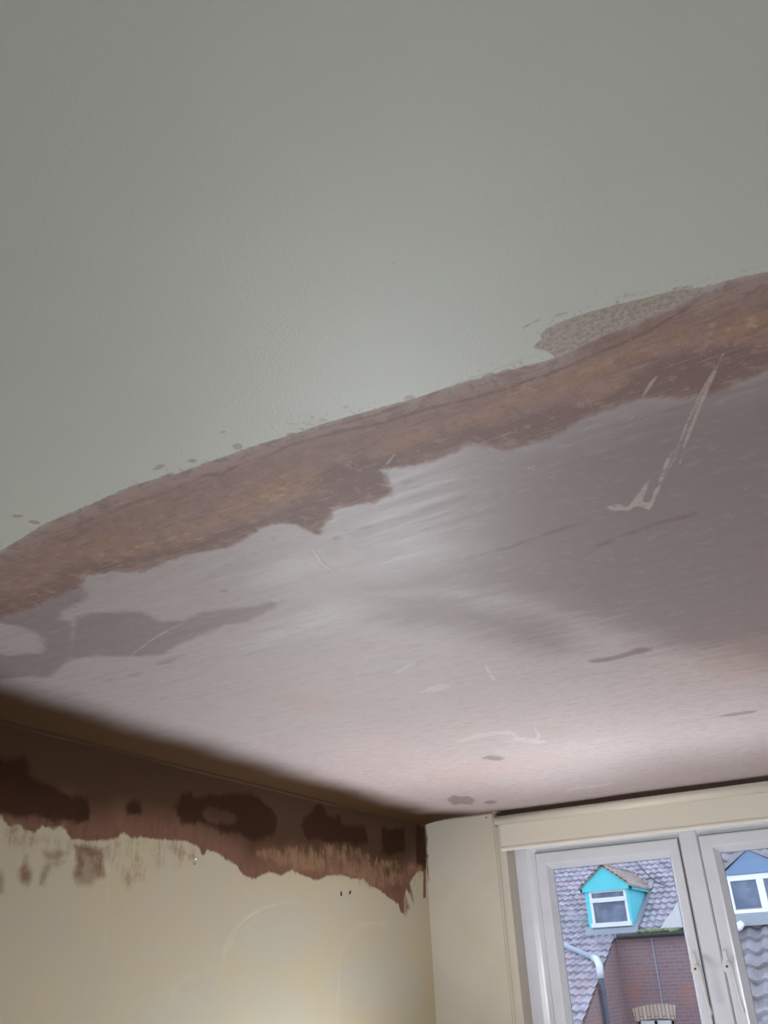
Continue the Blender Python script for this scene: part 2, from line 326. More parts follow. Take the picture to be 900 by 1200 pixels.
# ================================================================== left wall
def lw(pts): return [(on_x(u, v, LX).y, on_x(u, v, LX).z) for u, v in pts]
lowb = [(-60,935),(0,955),(10,969),(21,965),(30,972),(38,976),(50,968),(62,972),(73,967),(78,976),(84,983),(105,986),(122,985),(135,982),(143,976),(155,982),(168,981),(190,984),(217,986),(232,992),(238,1003),(243,996),(256,1000),(266,1008),(275,1012),(284,1024),(296,1031),(304,1027),(317,1022),(330,1026),(342,1020),(356,1026),(371,1032),(384,1026),(399,1025),(414,1030),(426,1030),(433,1038),(445,1043),(455,1052),(467,1059),(470,1070),(474,1071),(473,1056),(476,1041),(481,1050),(480,1034),(485,1027),(491,1020),(496,1022),(496,1052),(499,1052),(500,960)]
brown = lw(lowb); brown = [(1.0, brown[0][1]-.02)] + brown + [(5.1, 2.5), (1.0, 2.5)]
smear = [lw(p) for p in ([(88,992),(104,990),(122,996),(121,1016),(124,1027),(112,1030),(106,1037),(92,1037),(86,1026),(90,1012)],
        [(30,1003),(32,1012),(37,1022),(35,1033),(31,1038),(24,1032),(22,1020),(27,1012)], [(50,1018),(54,1012),(66,1009),(76,1011),(60,1016),(56,1026),(52,1037),(47,1034)],
        [(50,998),(70,996),(78,1000),(66,1010),(54,1008)], [(0,1020),(4,1026),(4,1045),(-6,1050),(-10,1018)], [(474,1043),(477,1052),(480,1064),(475,1071),(470,1062),(466,1050)],
        stroke([(473,1060),(476,1069),(474,1073)],4), stroke([(473,1030),(480,1042),(484,1056)],5))]
thin = [lw(p) for p in ([(0,960),(30,975),(80,988),(120,992),(150,986),(220,988),(236,1004),(210,1014),(190,1010),(160,1030),(150,1038),(140,1020),(120,1000),(60,992),(0,985)],
        [(300,1000),(345,995),(400,990),(450,1010),(495,1015),(490,1030),(440,1040),(400,1024),(345,1018)])]
wet = [lw(p) for p in ([(-40,880),(0,888),(28,889),(34,898),(32,908),(48,918),(70,924),(82,932),(100,936),(106,950),(104,962),(60,962),(0,955),(-60,935)],
        [(203,945),(214,930),(228,926),(226,934),(250,931),(285,930),(305,936),(318,946),(324,962),(322,975),(300,985),(270,976),(236,966),(212,968)],
        [(352,968),(360,955),(368,944),(376,942),(382,952),(392,960),(398,955),(400,966),(428,968),(432,990),(400,990),(360,985)],
        [(146,945),(156,936),(164,940),(166,952),(150,958)], [(448,970),(474,972),(476,1000),(446,1000)], [(487,966),(500,966),(500,1018),(488,1016)])]
wet_hole = lw(ell(258,957,20,8,8))
grey = [lw(p) for p in ([(150,1170),(200,1155),(300,1150),(360,1160),(370,1260),(140,1260)], ell(176,1112,16,7,0), ell(320,1090,60,40,0), ell(440,1150,60,30,0))]
def arc(cx, cy, rx, ry, a0, a1, w):
    return stroke([(cx+rx*math.cos(math.radians(a)), cy+ry*math.sin(math.radians(a))) for a in np.linspace(a0, a1, 14)], w)
ridge = [lw(p) for p in (arc(350,1130,88,72,180,268,3), arc(440,1130,42,48,190,290,3), stroke([(396,1200),(396,1160),(398,1125),(404,1110)],2.5), arc(320,1175,120,50,185,240,2.5), stroke([(262,1120),(275,1098),(300,1080)],2),
         stroke([(125,985),(127,1050),(124,1110)],2))]
crease = [lw(p) for p in (stroke([(-40,836),(60,862),(147,882),(228,904),(317,925),(378,941),(440,953)],2.2),)]
uy = np.concatenate([spaced(-2.0, 1.5, .25), spaced(1.6, WY, .009)]); vz = np.concatenate([spaced(0, 1.05, .15), spaced(1.1, CEIL-.002, .009)])
Pw, cw, Fw = plane_grid(uy, vz, lambda P: np.stack([np.full(len(P), LX), P[:,0], P[:,1]], 1))
wh = np.minimum(sdf_union(Pw, wet), -sdf(Pw, wet_hole))
aw = dict(brown=sdf(Pw, brown), smear=sdf_union(Pw, smear), thin=sdf_union(Pw, thin), wet=wh, grey=sdf_union(Pw, grey), ridge=sdf_union(Pw, ridge), crease=sdf_union(Pw, crease))
w = N('cream_wall_with_damp_plaster')
ob = w.pos(); fine = w.noise(ob, 55, 6, .7); mid = w.noise(ob, 12, 5, .6); big = w.noise(ob, 2.5, 4, .6)
vert = w.noise(w.pos((1, 11, 3.4), (math.radians(6), 0, 0)), 3.4, 8, .72, .3)
crm = w.mix(w.step(big, .3, .7), lin(208,197,166), lin(204,196,174))
crm = w.mix(w.math('MULTIPLY', w.mask('grey', .07, mid, .1), .3), crm, lin(200,199,192))
crm = w.mix(w.math('MULTIPLY', w.mask('ridge', .014, mid, .05), .25), crm, lin(228,222,196))
brn = w.mix(w.step(w.attr('brown'), .02, .16), lin(134,98,82), lin(84,62,46))
brn = w.mix(w.math('MULTIPLY', w.step(vert, .45, .7), .4), brn, lin(88,64,50))
brn = w.mix(w.math('MULTIPLY', w.mask('wet', .016, mid, .08), .85), brn, lin(56,33,18))
brn = w.mix(w.math('MULTIPLY', w.mask('thin', .02, vert, .1), w.math('MULTIPLY', w.step(w.math('ADD', w.math('MULTIPLY', vert, .5), w.math('MULTIPLY', mid, .5)), .40, .62), .7)), brn, lin(168,138,108))
col = w.mix(w.mask('brown', .006, w.math('ADD', w.math('MULTIPLY', vert, .5), w.math('MULTIPLY', fine, .5)), .05), crm, brn)
col = w.mix(w.math('MULTIPLY', w.mask('thin', .03, vert, .09), w.math('MULTIPLY', w.step(w.math('ADD', w.math('MULTIPLY', vert, .45), w.math('MULTIPLY', mid, .55)), .44, .62), .75)), col, lin(158,122,94))
col = w.mix(w.math('MULTIPLY', w.mask('smear', .016, w.math('ADD', w.math('MULTIPLY', fine, .4), w.math('MULTIPLY', vert, .6)), .05), w.math('ADD', .55, w.math('MULTIPLY', w.step(mid, .4, .6), .35))), col, lin(128,90,66))
col = w.mix(w.math('MULTIPLY', w.mask('crease', .004, mid, .004), .3), col, lin(140,118,96))
hh = w.math('ADD', w.math('MULTIPLY', w.mask('ridge', .008, mid, .005), .6), w.math('ADD', w.math('MULTIPLY', mid, .5), w.math('MULTIPLY', w.mask('brown', .008, vert, .03), .7)))
w.finish(col, w.mixf(w.mask('brown', .006, vert, .03), .55, .85), w.bump(hh, .5, .002), spec=w.mixf(w.mask('brown', .006, vert, .03), .3, .12))
wall_left = grid_object('wall_left', Pw, cw, Fw, w.m, aw, flip=True)
tag(wall_left, 'cream painted wall with dark brown damp plaster along its top', None, kind='structure')

# ================================================================== window wall and rest of the room
m = N('cream_painted_wall'); ob = m.pos()
sm = m.step(m.noise(ob, 2.2, 5, .6), .3, .7)
colw = m.mix(sm, lin(208,199,182), lin(214,207,194))
edge_d = m.new('ShaderNodeSeparateXYZ'); m.t.links.new(ob, edge_d.inputs[0])
# the plaster smeared round the corner beside the left wall and beneath the ceiling
cx_ = m.math('ADD', m.math('SUBTRACT', edge_d.outputs[0], LX), m.math('MULTIPLY', m.math('SUBTRACT', m.noise(m.pos((6, 1, 2)), 9, 5, .7), .5), .05))
cornm = m.math('MULTIPLY', m.step(cx_, .016, .004), m.step(edge_d.outputs[2], 1.98, 2.06))
colw = m.mix(m.math('MULTIPLY', cornm, .9), colw, lin(96,70,54))
topm = m.step(m.math('ADD', edge_d.outputs[2], m.math('MULTIPLY', m.math('SUBTRACT', m.noise(ob, 14, 4, .6), .5), .012)), CEIL-.01, CEIL-.004)
gapm = m.math('MULTIPLY', m.step(edge_d.outputs[0], -2.085, -2.075), m.step(edge_d.outputs[2], CEIL-.062, CEIL-.056))
colw = m.mix(m.math('MULTIPLY', topm, .8), colw, lin(140,108,90))
colw = m.mix(gapm, colw, lin(78,58,48))  # behind the blind: brown plaster and the gap's shadow, painted as a dark tone
M_WALL = m.finish(colw, .6, m.bump(m.noise(ob, 30, 5, .6), .25, .0015), spec=.3)
m = N('floorboards'); ob = m.pos((1, .15, 1))
M_FLOOR = m.finish(m.mix(m.step(m.noise(ob, 14, 5, .6), .3, .7), lin(186,182,176), lin(205,203,198)), .6)

OX0, OX1, OZ0, OZ1 = -2.012, 0.10, 0.98, 2.19    # opening in the window wall
TH = 0.30
bm = bmesh.new()
box(bm, (LX-.12, WY, 0), (OX0, WY+TH, CEIL+.12)); box(bm, (OX1, WY, 0), (1.82, WY+TH, CEIL+.12))
box(bm, (OX0, WY, 0), (OX1, WY+TH, OZ0)); box(bm, (OX0, WY, OZ1), (OX1, WY+TH, CEIL+.12))
bmesh.ops.remove_doubles(bm, verts=bm.verts, dist=1e-5)
wf = obj('wall_front', bm, M_WALL); tag(wf, 'cream painted window wall beneath the pink plastered ceiling', None, kind='structure')
bm = bmesh.new(); box(bm, (1.7, -2.12, 0), (1.82, WY, CEIL+.12)); tag(obj('wall_right', bm, M_WALL), 'cream wall right of the window wall', kind='structure')
bm = bmesh.new(); box(bm, (LX, -2.12, 0), (1.7, -2.0, CEIL+.12)); tag(obj('wall_back', bm, M_WALL), 'cream wall opposite the window', kind='structure')
bm = bmesh.new(); box(bm, (LX-.12, -2.12, -.12), (1.82, WY+TH, 0)); tag(obj('floor', bm, M_FLOOR), 'bare pale floorboards', kind='structure')

# ================================================================== window
def plastic(name, colr, rough=.32, spec=.5, bump=0):
    m = N(name); ob = m.pos(); cc = m.mix(m.step(m.noise(ob, 6, 4), .35, .75), colr, tuple(x*.94 for x in colr))
    return m.finish(cc, rough, m.bump(m.noise(ob, 40, 3), .1, .0005) if bump else None, spec=spec)
M_UPVC = plastic('white_upvc', lin(228,230,240), .2)
M_GASKET = plastic('black_rubber_gasket', lin(45,42,40), .6)
M_GASKET2 = plastic('grey_rubber_gasket', lin(120,120,126), .5)
M_HANDLE = plastic('white_enamelled_handle', lin(228,228,232), .3)
M_DARK = plastic('dark_metal', lin(40,34,28), .4)
g = N('window_glass'); g.t.nodes.remove(g.b)
tr = g.new('ShaderNodeBsdfTransparent'); gl = g.new('ShaderNodeBsdfGlossy'); gl.inputs['Roughness'].default_value = .01
tr.inputs[0].default_value = (.97, .985, 1, 1)
fr = g.new('ShaderNodeFresnel'); fr.inputs[0].default_value = 1.45; ms = g.new('ShaderNodeMixShader')
g.t.links.new(fr.outputs[0], ms.inputs[0]); g.t.links.new(tr.outputs[0], ms.inputs[1]); g.t.links.new(gl.outputs[0], ms.inputs[2]); g.t.links.new(ms.outputs[0], g.out.inputs[0])
M_GLASS = g.m

win = empty('window_1', (0, 0, 0)); win['kind'] = 'structure'; win['label'] = 'white two-casement window with small lever handles'
FX0, FX1, FZ0, FZ1 = OX0, OX1, OZ0, OZ1
def X(u, v, y=FY): return on_y(u, v, y).x
def Z(u, v, y=FY): return on_y(u, v, y).z
sash_top = Z(700, 992.5); g_top = Z(700, 1013)
s1a, s1b = X(637, 1080), X(805, 1040)      # left sash outer edges
g1a, g1b = X(654.5, 1080), X(798, 1080)
mu_b = X(839, 1080); g2a = X(861, 1080)
s2a = mu_b; s2b = s2a + (s1b - s1a) ; FX1 = s2b + .055
bm = bmesh.new()
# fixed outer frame and mullion
fL, fT = s1a - FX0 + .012, FZ1 - sash_top + .012
loops = []
for f, dep in ((0, -.07), (0, .002), (.5, .002), (.68, -.006), (1, -.012), (1, -.07)):
    loops.append([bm.verts.new((x, FY-dep, z)) for x, z in ((FX0+fL*f, FZ0+.055*f), (FX1-.067*f, FZ0+.055*f), (FX1-.067*f, FZ1-fT*f), (FX0+fL*f, FZ1-fT*f))])
for k in range(6):
    a, b = loops[k], loops[(k+1) % 6]
    for q in range(4): bm.faces.new((a[q], a[(q+1)%4], b[(q+1)%4], b[q]))
fr_o = obj('window_frame', bm, M_UPVC, win, bevel=.002)
bm = bmesh.new()
prof = [(s1b-.012, -.07), (s1b-.012, -.010), (s1b+.004, -.006), (s1b+.014, .004), (mu_b-.014, .004), (mu_b-.004, -.006), (mu_b+.012, -.010), (mu_b+.012, -.07)]
prism(bm, [(x, FY-d, FZ0+.04) for x, d in prof], (0, 0, FZ1-FZ0-.08))
obj('mullion', bm, M_UPVC, win, bevel=.0015)
def sash(x0, x1, z0, z1, gx0, gx1, gz0, gz1, hx, hz):
    w_ = min(gx0-x0, .2)
    bm = bmesh.new()
    yo = FY
    # profile from outside edge to bead
    def loop(x0_, x1_, z0_, z1_, dep): return [bm.verts.new((x, yo-dep, z)) for x, z in ((x0_, z0_), (x1_, z0_), (x1_, z1_), (x0_, z1_))]
    L = []
    for f, dep in ((0, -.042), (0, .010), (.06, .016), (.60, .016), (.70, .014), (.75, .006), (1.0, -.030), (1.0, -.042)):
        L.append(loop(x0+(gx0-x0)*f, x1-(x1-gx1)*f, z0+(gz0-z0)*f, z1-(z1-gz1)*f, dep))
    for k in range(len(L)):
        a, b = L[k], L[(k+1) % len(L)]
        for q in range(4): bm.faces.new((a[q], a[(q+1)%4], b[(q+1)%4], b[q]))
    s = obj('sash', bm, M_UPVC, win, bevel=.0018)
    bm = bmesh.new(); ring_frame(bm, gx0-.004, gx1+.004, gz0-.004, gz1+.004, .006, [(0, 0), (1, 0), (1, -.004), (0, -.004)], yo+.030)
    k = obj('gasket', bm, M_GASKET2, s); k['label'] = 'grey rubber gasket round the glass'
    bm = bmesh.new(); box(bm, (gx0-.002, yo+.034, gz0-.002), (gx1+.002, yo+.038, gz1+.002)); k = obj('glass_pane', bm, M_GLASS, s); k['label'] = 'clear glass pane'
    return s
gz0 = OZ0 + .15
S1 = sash(s1a, s1b, OZ0+.045, sash_top, g1a, g1b, gz0, g_top, 0, 0)
S2 = sash(s2a, s2b, OZ0+.045, sash_top, g2a, s2b-(g1a-s1a), gz0, g_top, 0, 0)
# dark gaskets that paint in the shadow gap between frame and sash
for (xa, xb) in ((s1a, s1b), (s2a, s2b)):
    bm = bmesh.new(); ring_frame(bm, xa-.003, xb+.003, OZ0+.042, sash_top+.003, .006, [(0, 0), (1, 0), (1, -.02), (0, -.02)], FY+.001-.003)
    k = obj('shadow_gap_seal', bm, M_GASKET, win); k['label'] = 'thin dark seal drawing the shadow gap between frame and sash'
def handle(parent, u, v, side):
    """espagnolette handle: pear-shaped mounting plate with screw, nib above, slim lever hanging down"""
    p = on_y(u, v, FY-.016); x, z = p.x, p.z; y = FY-.016
    bm = bmesh.new(); pr = []
    for k in range(15): a = math.pi + math.pi*k/14; pr.append((x+.024*math.cos(a), y, z-.004+.024*math.sin(a)))
    pr += [(x+.021, y, z+.02), (x+.013, y, z+.038)]
    for k in range(9): a = math.pi*k/8; pr.append((x+.011*math.cos(a), y, z+.066+.012*math.sin(a)))
    pr += [(x-.013, y, z+.038), (x-.021, y, z+.02)]
    prism(bm, pr, (0, -.014, 0))
    h = obj('window_handle', bm, M_HANDLE, parent, bevel=.004); h['label'] = 'off white lever window handle'
    bm = bmesh.new(); bm.from_mesh(h.data)
    tube(bm, [(x+side*.010, y-.010, z+.018), (x+side*.022, y-.030, z+.010), (x+side*.030, y-.048, z-.02), (x+side*.031, y-.052, z-.06), (x+side*.032, y-.050, z-.12), (x+side*.035, y-.048, z-.165), (x+side*.039, y-.046, z-.19), (x+side*.041, y-.046, z-.205)], [.013, .012, .009, .0075, .007, .010, .012, .006], 14)
    bmesh.ops.recalc_face_normals(bm, faces=bm.faces); bm.to_mesh(h.data); bm.free()
    for q in h.data.polygons: q.use_smooth = len(q.vertices) == 4
    return x, y, z
for S, u, v, sd in ((S1, 815.5, 1136, 1), (S2, 852.5, 1133, 1)):
    x, y, z = handle(S, u, v, sd)
    bm = bmesh.new(); tube(bm, [(x, y-.0135, z+.002), (x, y-.0155, z+.002)], .006, 12); k = obj('handle_screw', bm, M_DARK, S); k['label'] = 'dark screw head in the handle plate'

# inside sill
bm = bmesh.new(); box(bm, (OX0-.04, WY-.035, OZ0-.022), (FX1+.04, FY+.001, OZ0)); tag(obj('trim_1', bm, M_UPVC, bevel=.005), 'white inner window sill', kind='structure')
# wall face right of the window when the frame is narrower than the opening
if FX1 < OX1:
    bm = bmesh.new(); box(bm, (FX1, WY, OZ0), (OX1+.001, WY+TH, OZ1)); tag(obj('wall_front', bm, M_WALL), 'cream wall pier beside the window', kind='structure')

# ================================================================== roller blind
m = N('blind_fabric'); ob = m.pos()
wv = m.noise(m.pos((40, 1, 400)), 3, 3, .6)
fcol = m.mix(m.step(wv, .3, .7), lin(232,225,210), lin(238,232,218))
m.finish(fcol, .38, m.bump(wv, .1, .0004), spec=.5)
tl = m.new('ShaderNodeBsdfTranslucent'); tl.inputs[0].default_value = (.62, .56, .46, 1); mx = m.new('ShaderNodeMixShader'); mx.inputs[0].default_value = .12
m.t.links.new(m.b.outputs[0], mx.inputs[1]); m.t.links.new(tl.outputs[0], mx.inputs[2]); m.t.links.new(mx.outputs[0], m.out.inputs[0])
M_FAB = m.m
BX0 = on_y(581, 960, WY-.03).x; BX1 = -.02
TY, TZ, TR = WY-.034, CEIL-.026-.030, .0265
bl = empty('roller_blind', (BX0, TY, TZ), 'cream roller blind wound up above the window, close under the ceiling', 'blind')
o0 = Vector((BX0, TY, TZ))
def L(p): return Vector(p) - o0
# wound tube with slightly spiral section, then fabric dropping behind it
bm = bmesh.new(); n = 40
for (r, x0, x1) in ((TR, BX0+.010, BX1-.01),):
    tube(bm, [L((x0, TY, TZ)), L((x1, TY, TZ))], r, n)
roll = obj('fabric_roll', bm, M_FAB, bl, smooth=False)
for q in roll.data.polygons: q.use_smooth = len(q.vertices) == 4
hem_z = on_y(700, 985.5, WY-.012).z
bm = bmesh.new()
ya = WY-.0135
prism(bm, [L((BX0+.014, ya+.0035, TZ+.005)), L((BX0+.014, ya-.0, TZ+.005)), L((BX0+.014, ya-.001, hem_z+.02)), L((BX0+.014, ya+.0015, hem_z+.02))], (BX1-BX0-.03, 0, 0))
obj('fabric_drop', bm, M_FAB, bl)
bm = bmesh.new(); prism(bm, [L((BX0+.012, WY-.0135+.0085*math.cos(a), hem_z+.012+.012*math.sin(a))) for a in (2*math.pi*k/16 for k in range(16))], (BX1-BX0-.026, 0, 0))
hb = obj('bottom_bar', bm, plastic('blind_bottom_bar', lin(236,232,222), .4), bl, bevel=.001)
M_CLEAR = plastic('pale_plastic', lin(205,196,184), .2)
for xx in (BX0-.006, BX1-.010):
    bm = bmesh.new()
    pr = [L((xx, TY+.034*math.cos(a)*(.95), TZ-.002+.031*math.sin(a))) for a in (math.pi+math.pi*k/12 for k in range(13))]
    pr += [L((xx, TY+.033, CEIL-.004)), L((xx, TY-.028, CEIL-.004))]
    prism(bm, pr, (.004, 0, 0))
    box(bm, tuple(L((xx-.002, TY-.026, CEIL-.008))), tuple(L((xx+.030, TY+.033, CEIL-.004))))
    obj('end_bracket', bm, M_CLEAR, bl, bevel=.001)
bm = bmesh.new(); tube(bm, [L((BX0-.014, TY, TZ)), L((BX0-.012, TY, TZ)), L((BX0-.004, TY, TZ)), L((BX0+.012, TY, TZ))], [.018, .024, .024, .016], 28)
obj('chain_wheel', bm, M_CLEAR, bl, bevel=.001)
# ball chain: a loop round the wheel
bm = bmesh.new(); cyf, cyb = TY-.021, TY+.019; xc = BX0-.009; pitch = .006
M_CHAIN = plastic('chain_beads', lin(190,180,166), .35)
pts = []
for k in range(int(1.15/pitch)): pts.append((xc, cyf - .0, TZ-.002 - k*pitch)); pts.append((xc, cyb, TZ-.002 - k*pitch))
for k in range(1, 12): a = math.pi*k/12; pts.append((xc, TY-.001+.020*math.cos(a), TZ+.020*math.sin(a)))
for p in pts:
    q = L(p); r = .0021
    t = [bm.verts.new(q + Vector(d)*r) for d in ((1,0,0),(-1,0,0),(0,1,0),(0,-1,0),(0,0,1),(0,0,-1))]
    for a, b, c_ in ((0,2,4),(2,1,4),(1,3,4),(3,0,4),(2,0,5),(1,2,5),(3,1,5),(0,3,5)): bm.faces.new((t[a], t[b], t[c_]))
for yy in (cyf, cyb): tube(bm, [L((xc, yy, TZ)), L((xc, yy, TZ-1.15))], .0009, 6)
ch = obj('pull_chain', bm, M_CHAIN, bl, smooth=True); ch['label'] = 'pale beaded pull chain hanging in two strands'

# ================================================================== fixings left in the left wall
M_BRASS = N('tarnished_brass').finish((.62, .55, .36), .3, metal=.8)
M_STEEL = N('bright_steel').finish((.75, .73, .68), .25, metal=.9)
def screw(u, v, mat, label, r=.0042):
    p = on_x(u, v, LX)
    bm = bmesh.new()
    tube(bm, [(-.012, 0, 0), (.006, 0, 0), (.0065, 0, 0)], [r*.5, r*.5, r*.5], 12)
    tube(bm, [(.006, 0, 0), (.0085, 0, 0), (.010, 0, 0)], [r*.6, r, r*.75], 16)
    bm2 = bmesh.new()
    o = obj('wall_screw', bm, mat); o.location = p; tag(o, label, 'screw', 'screws left in the wall'); return o
screw(227.6, 1006, M_STEEL, 'bright screw head in cream wall, upper of the pair below brown plaster', .0058)
screw(227.4, 1013, M_BRASS, 'brass screw head in cream wall, lower of the pair below brown plaster', .0058)
def plug(u, v, tilt, label):
    p = on_x(u, v, LX)
    bm = bmesh.new()
    tube(bm, [(-.008, 0, 0), (.0035, 0, 0)], .0055, 10)
    bmesh.ops.scale(bm, verts=bm.verts, vec=(1, 1, 2.1)); bmesh.ops.rotate(bm, verts=bm.verts, matrix=Matrix.Rotation(math.radians(tilt), 3, 'X'))
    o = obj('wall_plug', bm, M_DARK); o.location = p; tag(o, label, 'wall plug', 'dark wall plugs'); return o
plug(399.5, 1047.5, 6, 'small dark wall plug standing upright in the cream wall')
plug(410, 1046, -48, 'small dark wall plug set slanting in the cream wall')
p = on_y(570, 958, WY); bm = bmesh.new(); tube(bm, [(0, .006, 0), (0, -.003, 0)], .0045, 10)
o = obj('wall_plug', bm, plastic('brown_plug', lin(92,58,42), .6)); o.location = p; tag(o, 'small brown wall plug beside the blind bracket', 'wall plug')

# ================================================================== outside
def tile_mat(name, ca, cb, cc, moss=0):
    m = N(name); ob = m.pos()
    n1 = m.noise(ob, 9, 4, .7); n2 = m.noise(ob, 1.2, 4, .6); vor = m.new('ShaderNodeTexVoronoi'); m.put(vor.inputs['Vector'], ob); vor.inputs['Scale'].default_value = 5
    k = m.mix(m.step(vor.outputs['Color'], .2, .8), ca, cb); k = m.mix(m.math('MULTIPLY', m.step(n2, .5, .7), .5), k, cc)
    k = m.mix(m.math('MULTIPLY', m.step(n1, .6, .7), .35), k, tuple(x*1.5 for x in cb))
    return m.finish(k, .5, spec=.5)
M_T1 = tile_mat('weathered_roof_tile', lin(150,144,156), lin(178,172,186), lin(172,148,156))
M_T2 = tile_mat('grey_pantile', lin(128,124,132), lin(152,148,156), lin(140,124,124))
def brick_mat(name, axis):
    m = N(name)
    ob = m.pos(); s = m.new('ShaderNodeSeparateXYZ'); m.t.links.new(ob, s.inputs[0]); cmb = m.new('ShaderNodeCombineXYZ')
    m.t.links.new(s.outputs[axis], cmb.inputs[0]); m.t.links.new(s.outputs[2], cmb.inputs[1])
    b = m.new('ShaderNodeTexBrick'); m.t.links.new(cmb.outputs[0], b.inputs['Vector'])
    b.inputs['Color1'].default_value = (*lin(160,128,132), 1); b.inputs['Color2'].default_value = (*lin(146,120,128), 1); b.inputs['Mortar'].default_value = (*lin(160,146,148), 1)
    b.inputs['Scale'].default_value = 1; b.inputs['Mortar Size'].default_value = .010; b.inputs['Brick Width'].default_value = .225; b.inputs['Row Height'].default_value = .075; b.inputs['Bias'].default_value = -.1
    n = m.step(m.noise(ob, 1.6, 5, .6), .52, .68); n2 = m.step(m.noise(ob, 2.3, 5, .7, .4), .6, .72)
    k = m.mix(m.math('MULTIPLY', n, .65), b.outputs[0], lin(182,130,122)); k = m.mix(m.math('MULTIPLY', n2, .5), k, lin(176,164,172))
    return m.finish(k, .8, m.bump(b.outputs[1], -.4, .01))
M_BF = brick_mat('red_brick_front', 0); M_BS = brick_mat('red_brick_side', 1)
M_TURQ = plastic('turquoise_painted_boards', lin(98,214,226), .5)
M_BLUE = plastic('slate_blue_cladding', lin(112,138,172), .5)
M_WHITE = plastic('white_window_paint', lin(236,238,240), .4)
M_LEAD = plastic('grey_lead_flashing', lin(150,156,166), .5)
M_PIPE = plastic('pale_grey_pipe', lin(176,186,204), .35)
M_PIPED = plastic('grey_blue_pipe', lin(92,102,124), .4)
M_GUT = plastic('black_gutter', lin(62,64,66), .5)
m = N('moss'); M_MOSS = m.finish(m.mix(m.step(m.noise(m.pos(), 8, 4), .4, .6), lin(118,140,98), lin(150,160,120)), .9)
m = N('dark_window_glass'); M_DG = m.finish(m.mix(m.step(m.noise(m.pos(), 2.5, 4, .6), .35, .7), lin(84,96,122), lin(126,136,160)), .12, spec=.6)  # cloud reflections painted into the glass colour as soft mottling
m = N('cream_brick_arch'); 
vb = m.new('ShaderNodeTexBrick'); sx = m.pos((1,1,1)); ss = m.new('ShaderNodeSeparateXYZ'); m.t.links.new(sx, ss.inputs[0]); cb_ = m.new('ShaderNodeCombineXYZ'); m.t.links.new(ss.outputs[2], cb_.inputs[0]); m.t.links.new(ss.outputs[0], cb_.inputs[1]); m.t.links.new(cb_.outputs[0], vb.inputs['Vector'])
vb.inputs['Color1'].default_value = (*lin(214,196,176), 1); vb.inputs['Color2'].default_value = (*lin(226,214,200), 1); vb.inputs['Mortar'].default_value = (*lin(170,140,126), 1)
vb.inputs['Scale'].default_value = 1; vb.inputs['Mortar Size'].default_value = .012; vb.inputs['Brick Width'].default_value = .5; vb.inputs['Row Height'].default_value = .085
M_ARCH = m.finish(vb.outputs[0], .8)
M_REND = plastic('white_render', lin(222,222,226), .8)

def tiled(name, x0, x1, y0, y1, zf, gauge, pitch, amp, lip, mat, parent, curve=True):
    """a roof slope covered in overlapping tiles: real stepped, rippled surface. zf(y) height of slope"""
    bm_x = np.arange(x0, x1+1e-6, pitch/(8 if curve else 4))
    slope = math.atan2(zf(y1)-zf(y0), y1-y0); Ls = (y1-y0)/math.cos(slope); rows = int(Ls/gauge)
    s_l = []
    for r in range(rows+1):
        s_l += [(r*gauge, 0.0), (r*gauge+1e-4, lip), ] + [(r*gauge + gauge*f, lip*(1-f)) for f in (.33, .66, .999)]
    s_l = [(min(s, Ls), h) for s, h in s_l]
    S = np.array([q[0] for q in s_l]); H = np.array([q[1] for q in s_l]); row = np.repeat(np.arange(rows+1), 5)
    nx, ns = len(bm_x), len(S)
    XX, SS = np.meshgrid(bm_x, S, indexing='ij'); HH = np.broadcast_to(H, XX.shape); RW = np.broadcast_to(row, XX.shape)
    ph = (XX / pitch + (0 if curve else .5) * (RW % 2)) % 1.0
    wv = amp*(np.where(ph < .62, np.sin(ph/.62*math.pi), -.35*np.sin((ph-.62)/.38*math.pi))) if curve else amp*np.where((ph < .06), -1.0, 0.0)
    ht = HH + wv
    rnd = np.random.RandomState(3).uniform(-.2, .2, (400, 400)) * lip
    ht = ht + rnd[(np.floor(XX/pitch + (0 if curve else .5)*(RW % 2)).astype(int)) % 400, RW % 400]
    co = np.stack([XX, y0 + SS*math.cos(slope) - ht*math.sin(slope), zf(y0) + SS*math.sin(slope) + ht*math.cos(slope)], -1).reshape(-1, 3)
    i = (np.arange(nx-1)[:,None]*ns + np.arange(ns-1)[None,:]).ravel(); Fq = np.stack([i, i+ns, i+ns+1, i+1], 1)
    o = grid_object(name, None, co, Fq, mat, {}); o.parent = parent
    for q in o.data.polygons: q.use_smooth = False
    return o

# ---- house across the street with the turquoise dormer
HY = 22.0
H1 = empty('brick_house', (0, 0, 0), 'red brick house with turquoise dormer on its tiled roof, seen through left casement', 'house')
ev = on_y(772, 1092, HY); tan1 = .50
zr = lambda y: ev.z + (y-HY)*tan1
xl = on_y(560, 1092, HY).x; xe = on_y(721, 1092, HY).x; xr = on_y(812, 1092, HY).x
yf = 16.6
tiled('roof', xl, xr+.1, HY-.12, HY+6.2, zr, .31, .17, .024, .045, M_T1, H1)
o = tiled('lower_roof', xl, xe, yf, HY-.12, zr, .31, .17, .024, .045, M_T1, H1)
GZ = -3.0
bm = bmesh.new(); prism(bm, [(xe-.02, HY, GZ), (xr+2.5, HY, GZ), (xr+2.5, HY, ev.z-.10), (xe-.02, HY, ev.z-.10)], (0, .3, 0))
fw = obj('front_wall', bm, M_BF, H1)
bm = bmesh.new(); prism(bm, [(xe-.02, HY+.05, GZ), (xe-.02, yf+.2, GZ), (xe-.02, yf+.2, zr(yf+.2)-.09), (xe-.02, HY+.05, zr(HY+.05)-.09)], (-.3, 0, 0))
obj('side_wall', bm, M_BS, H1)
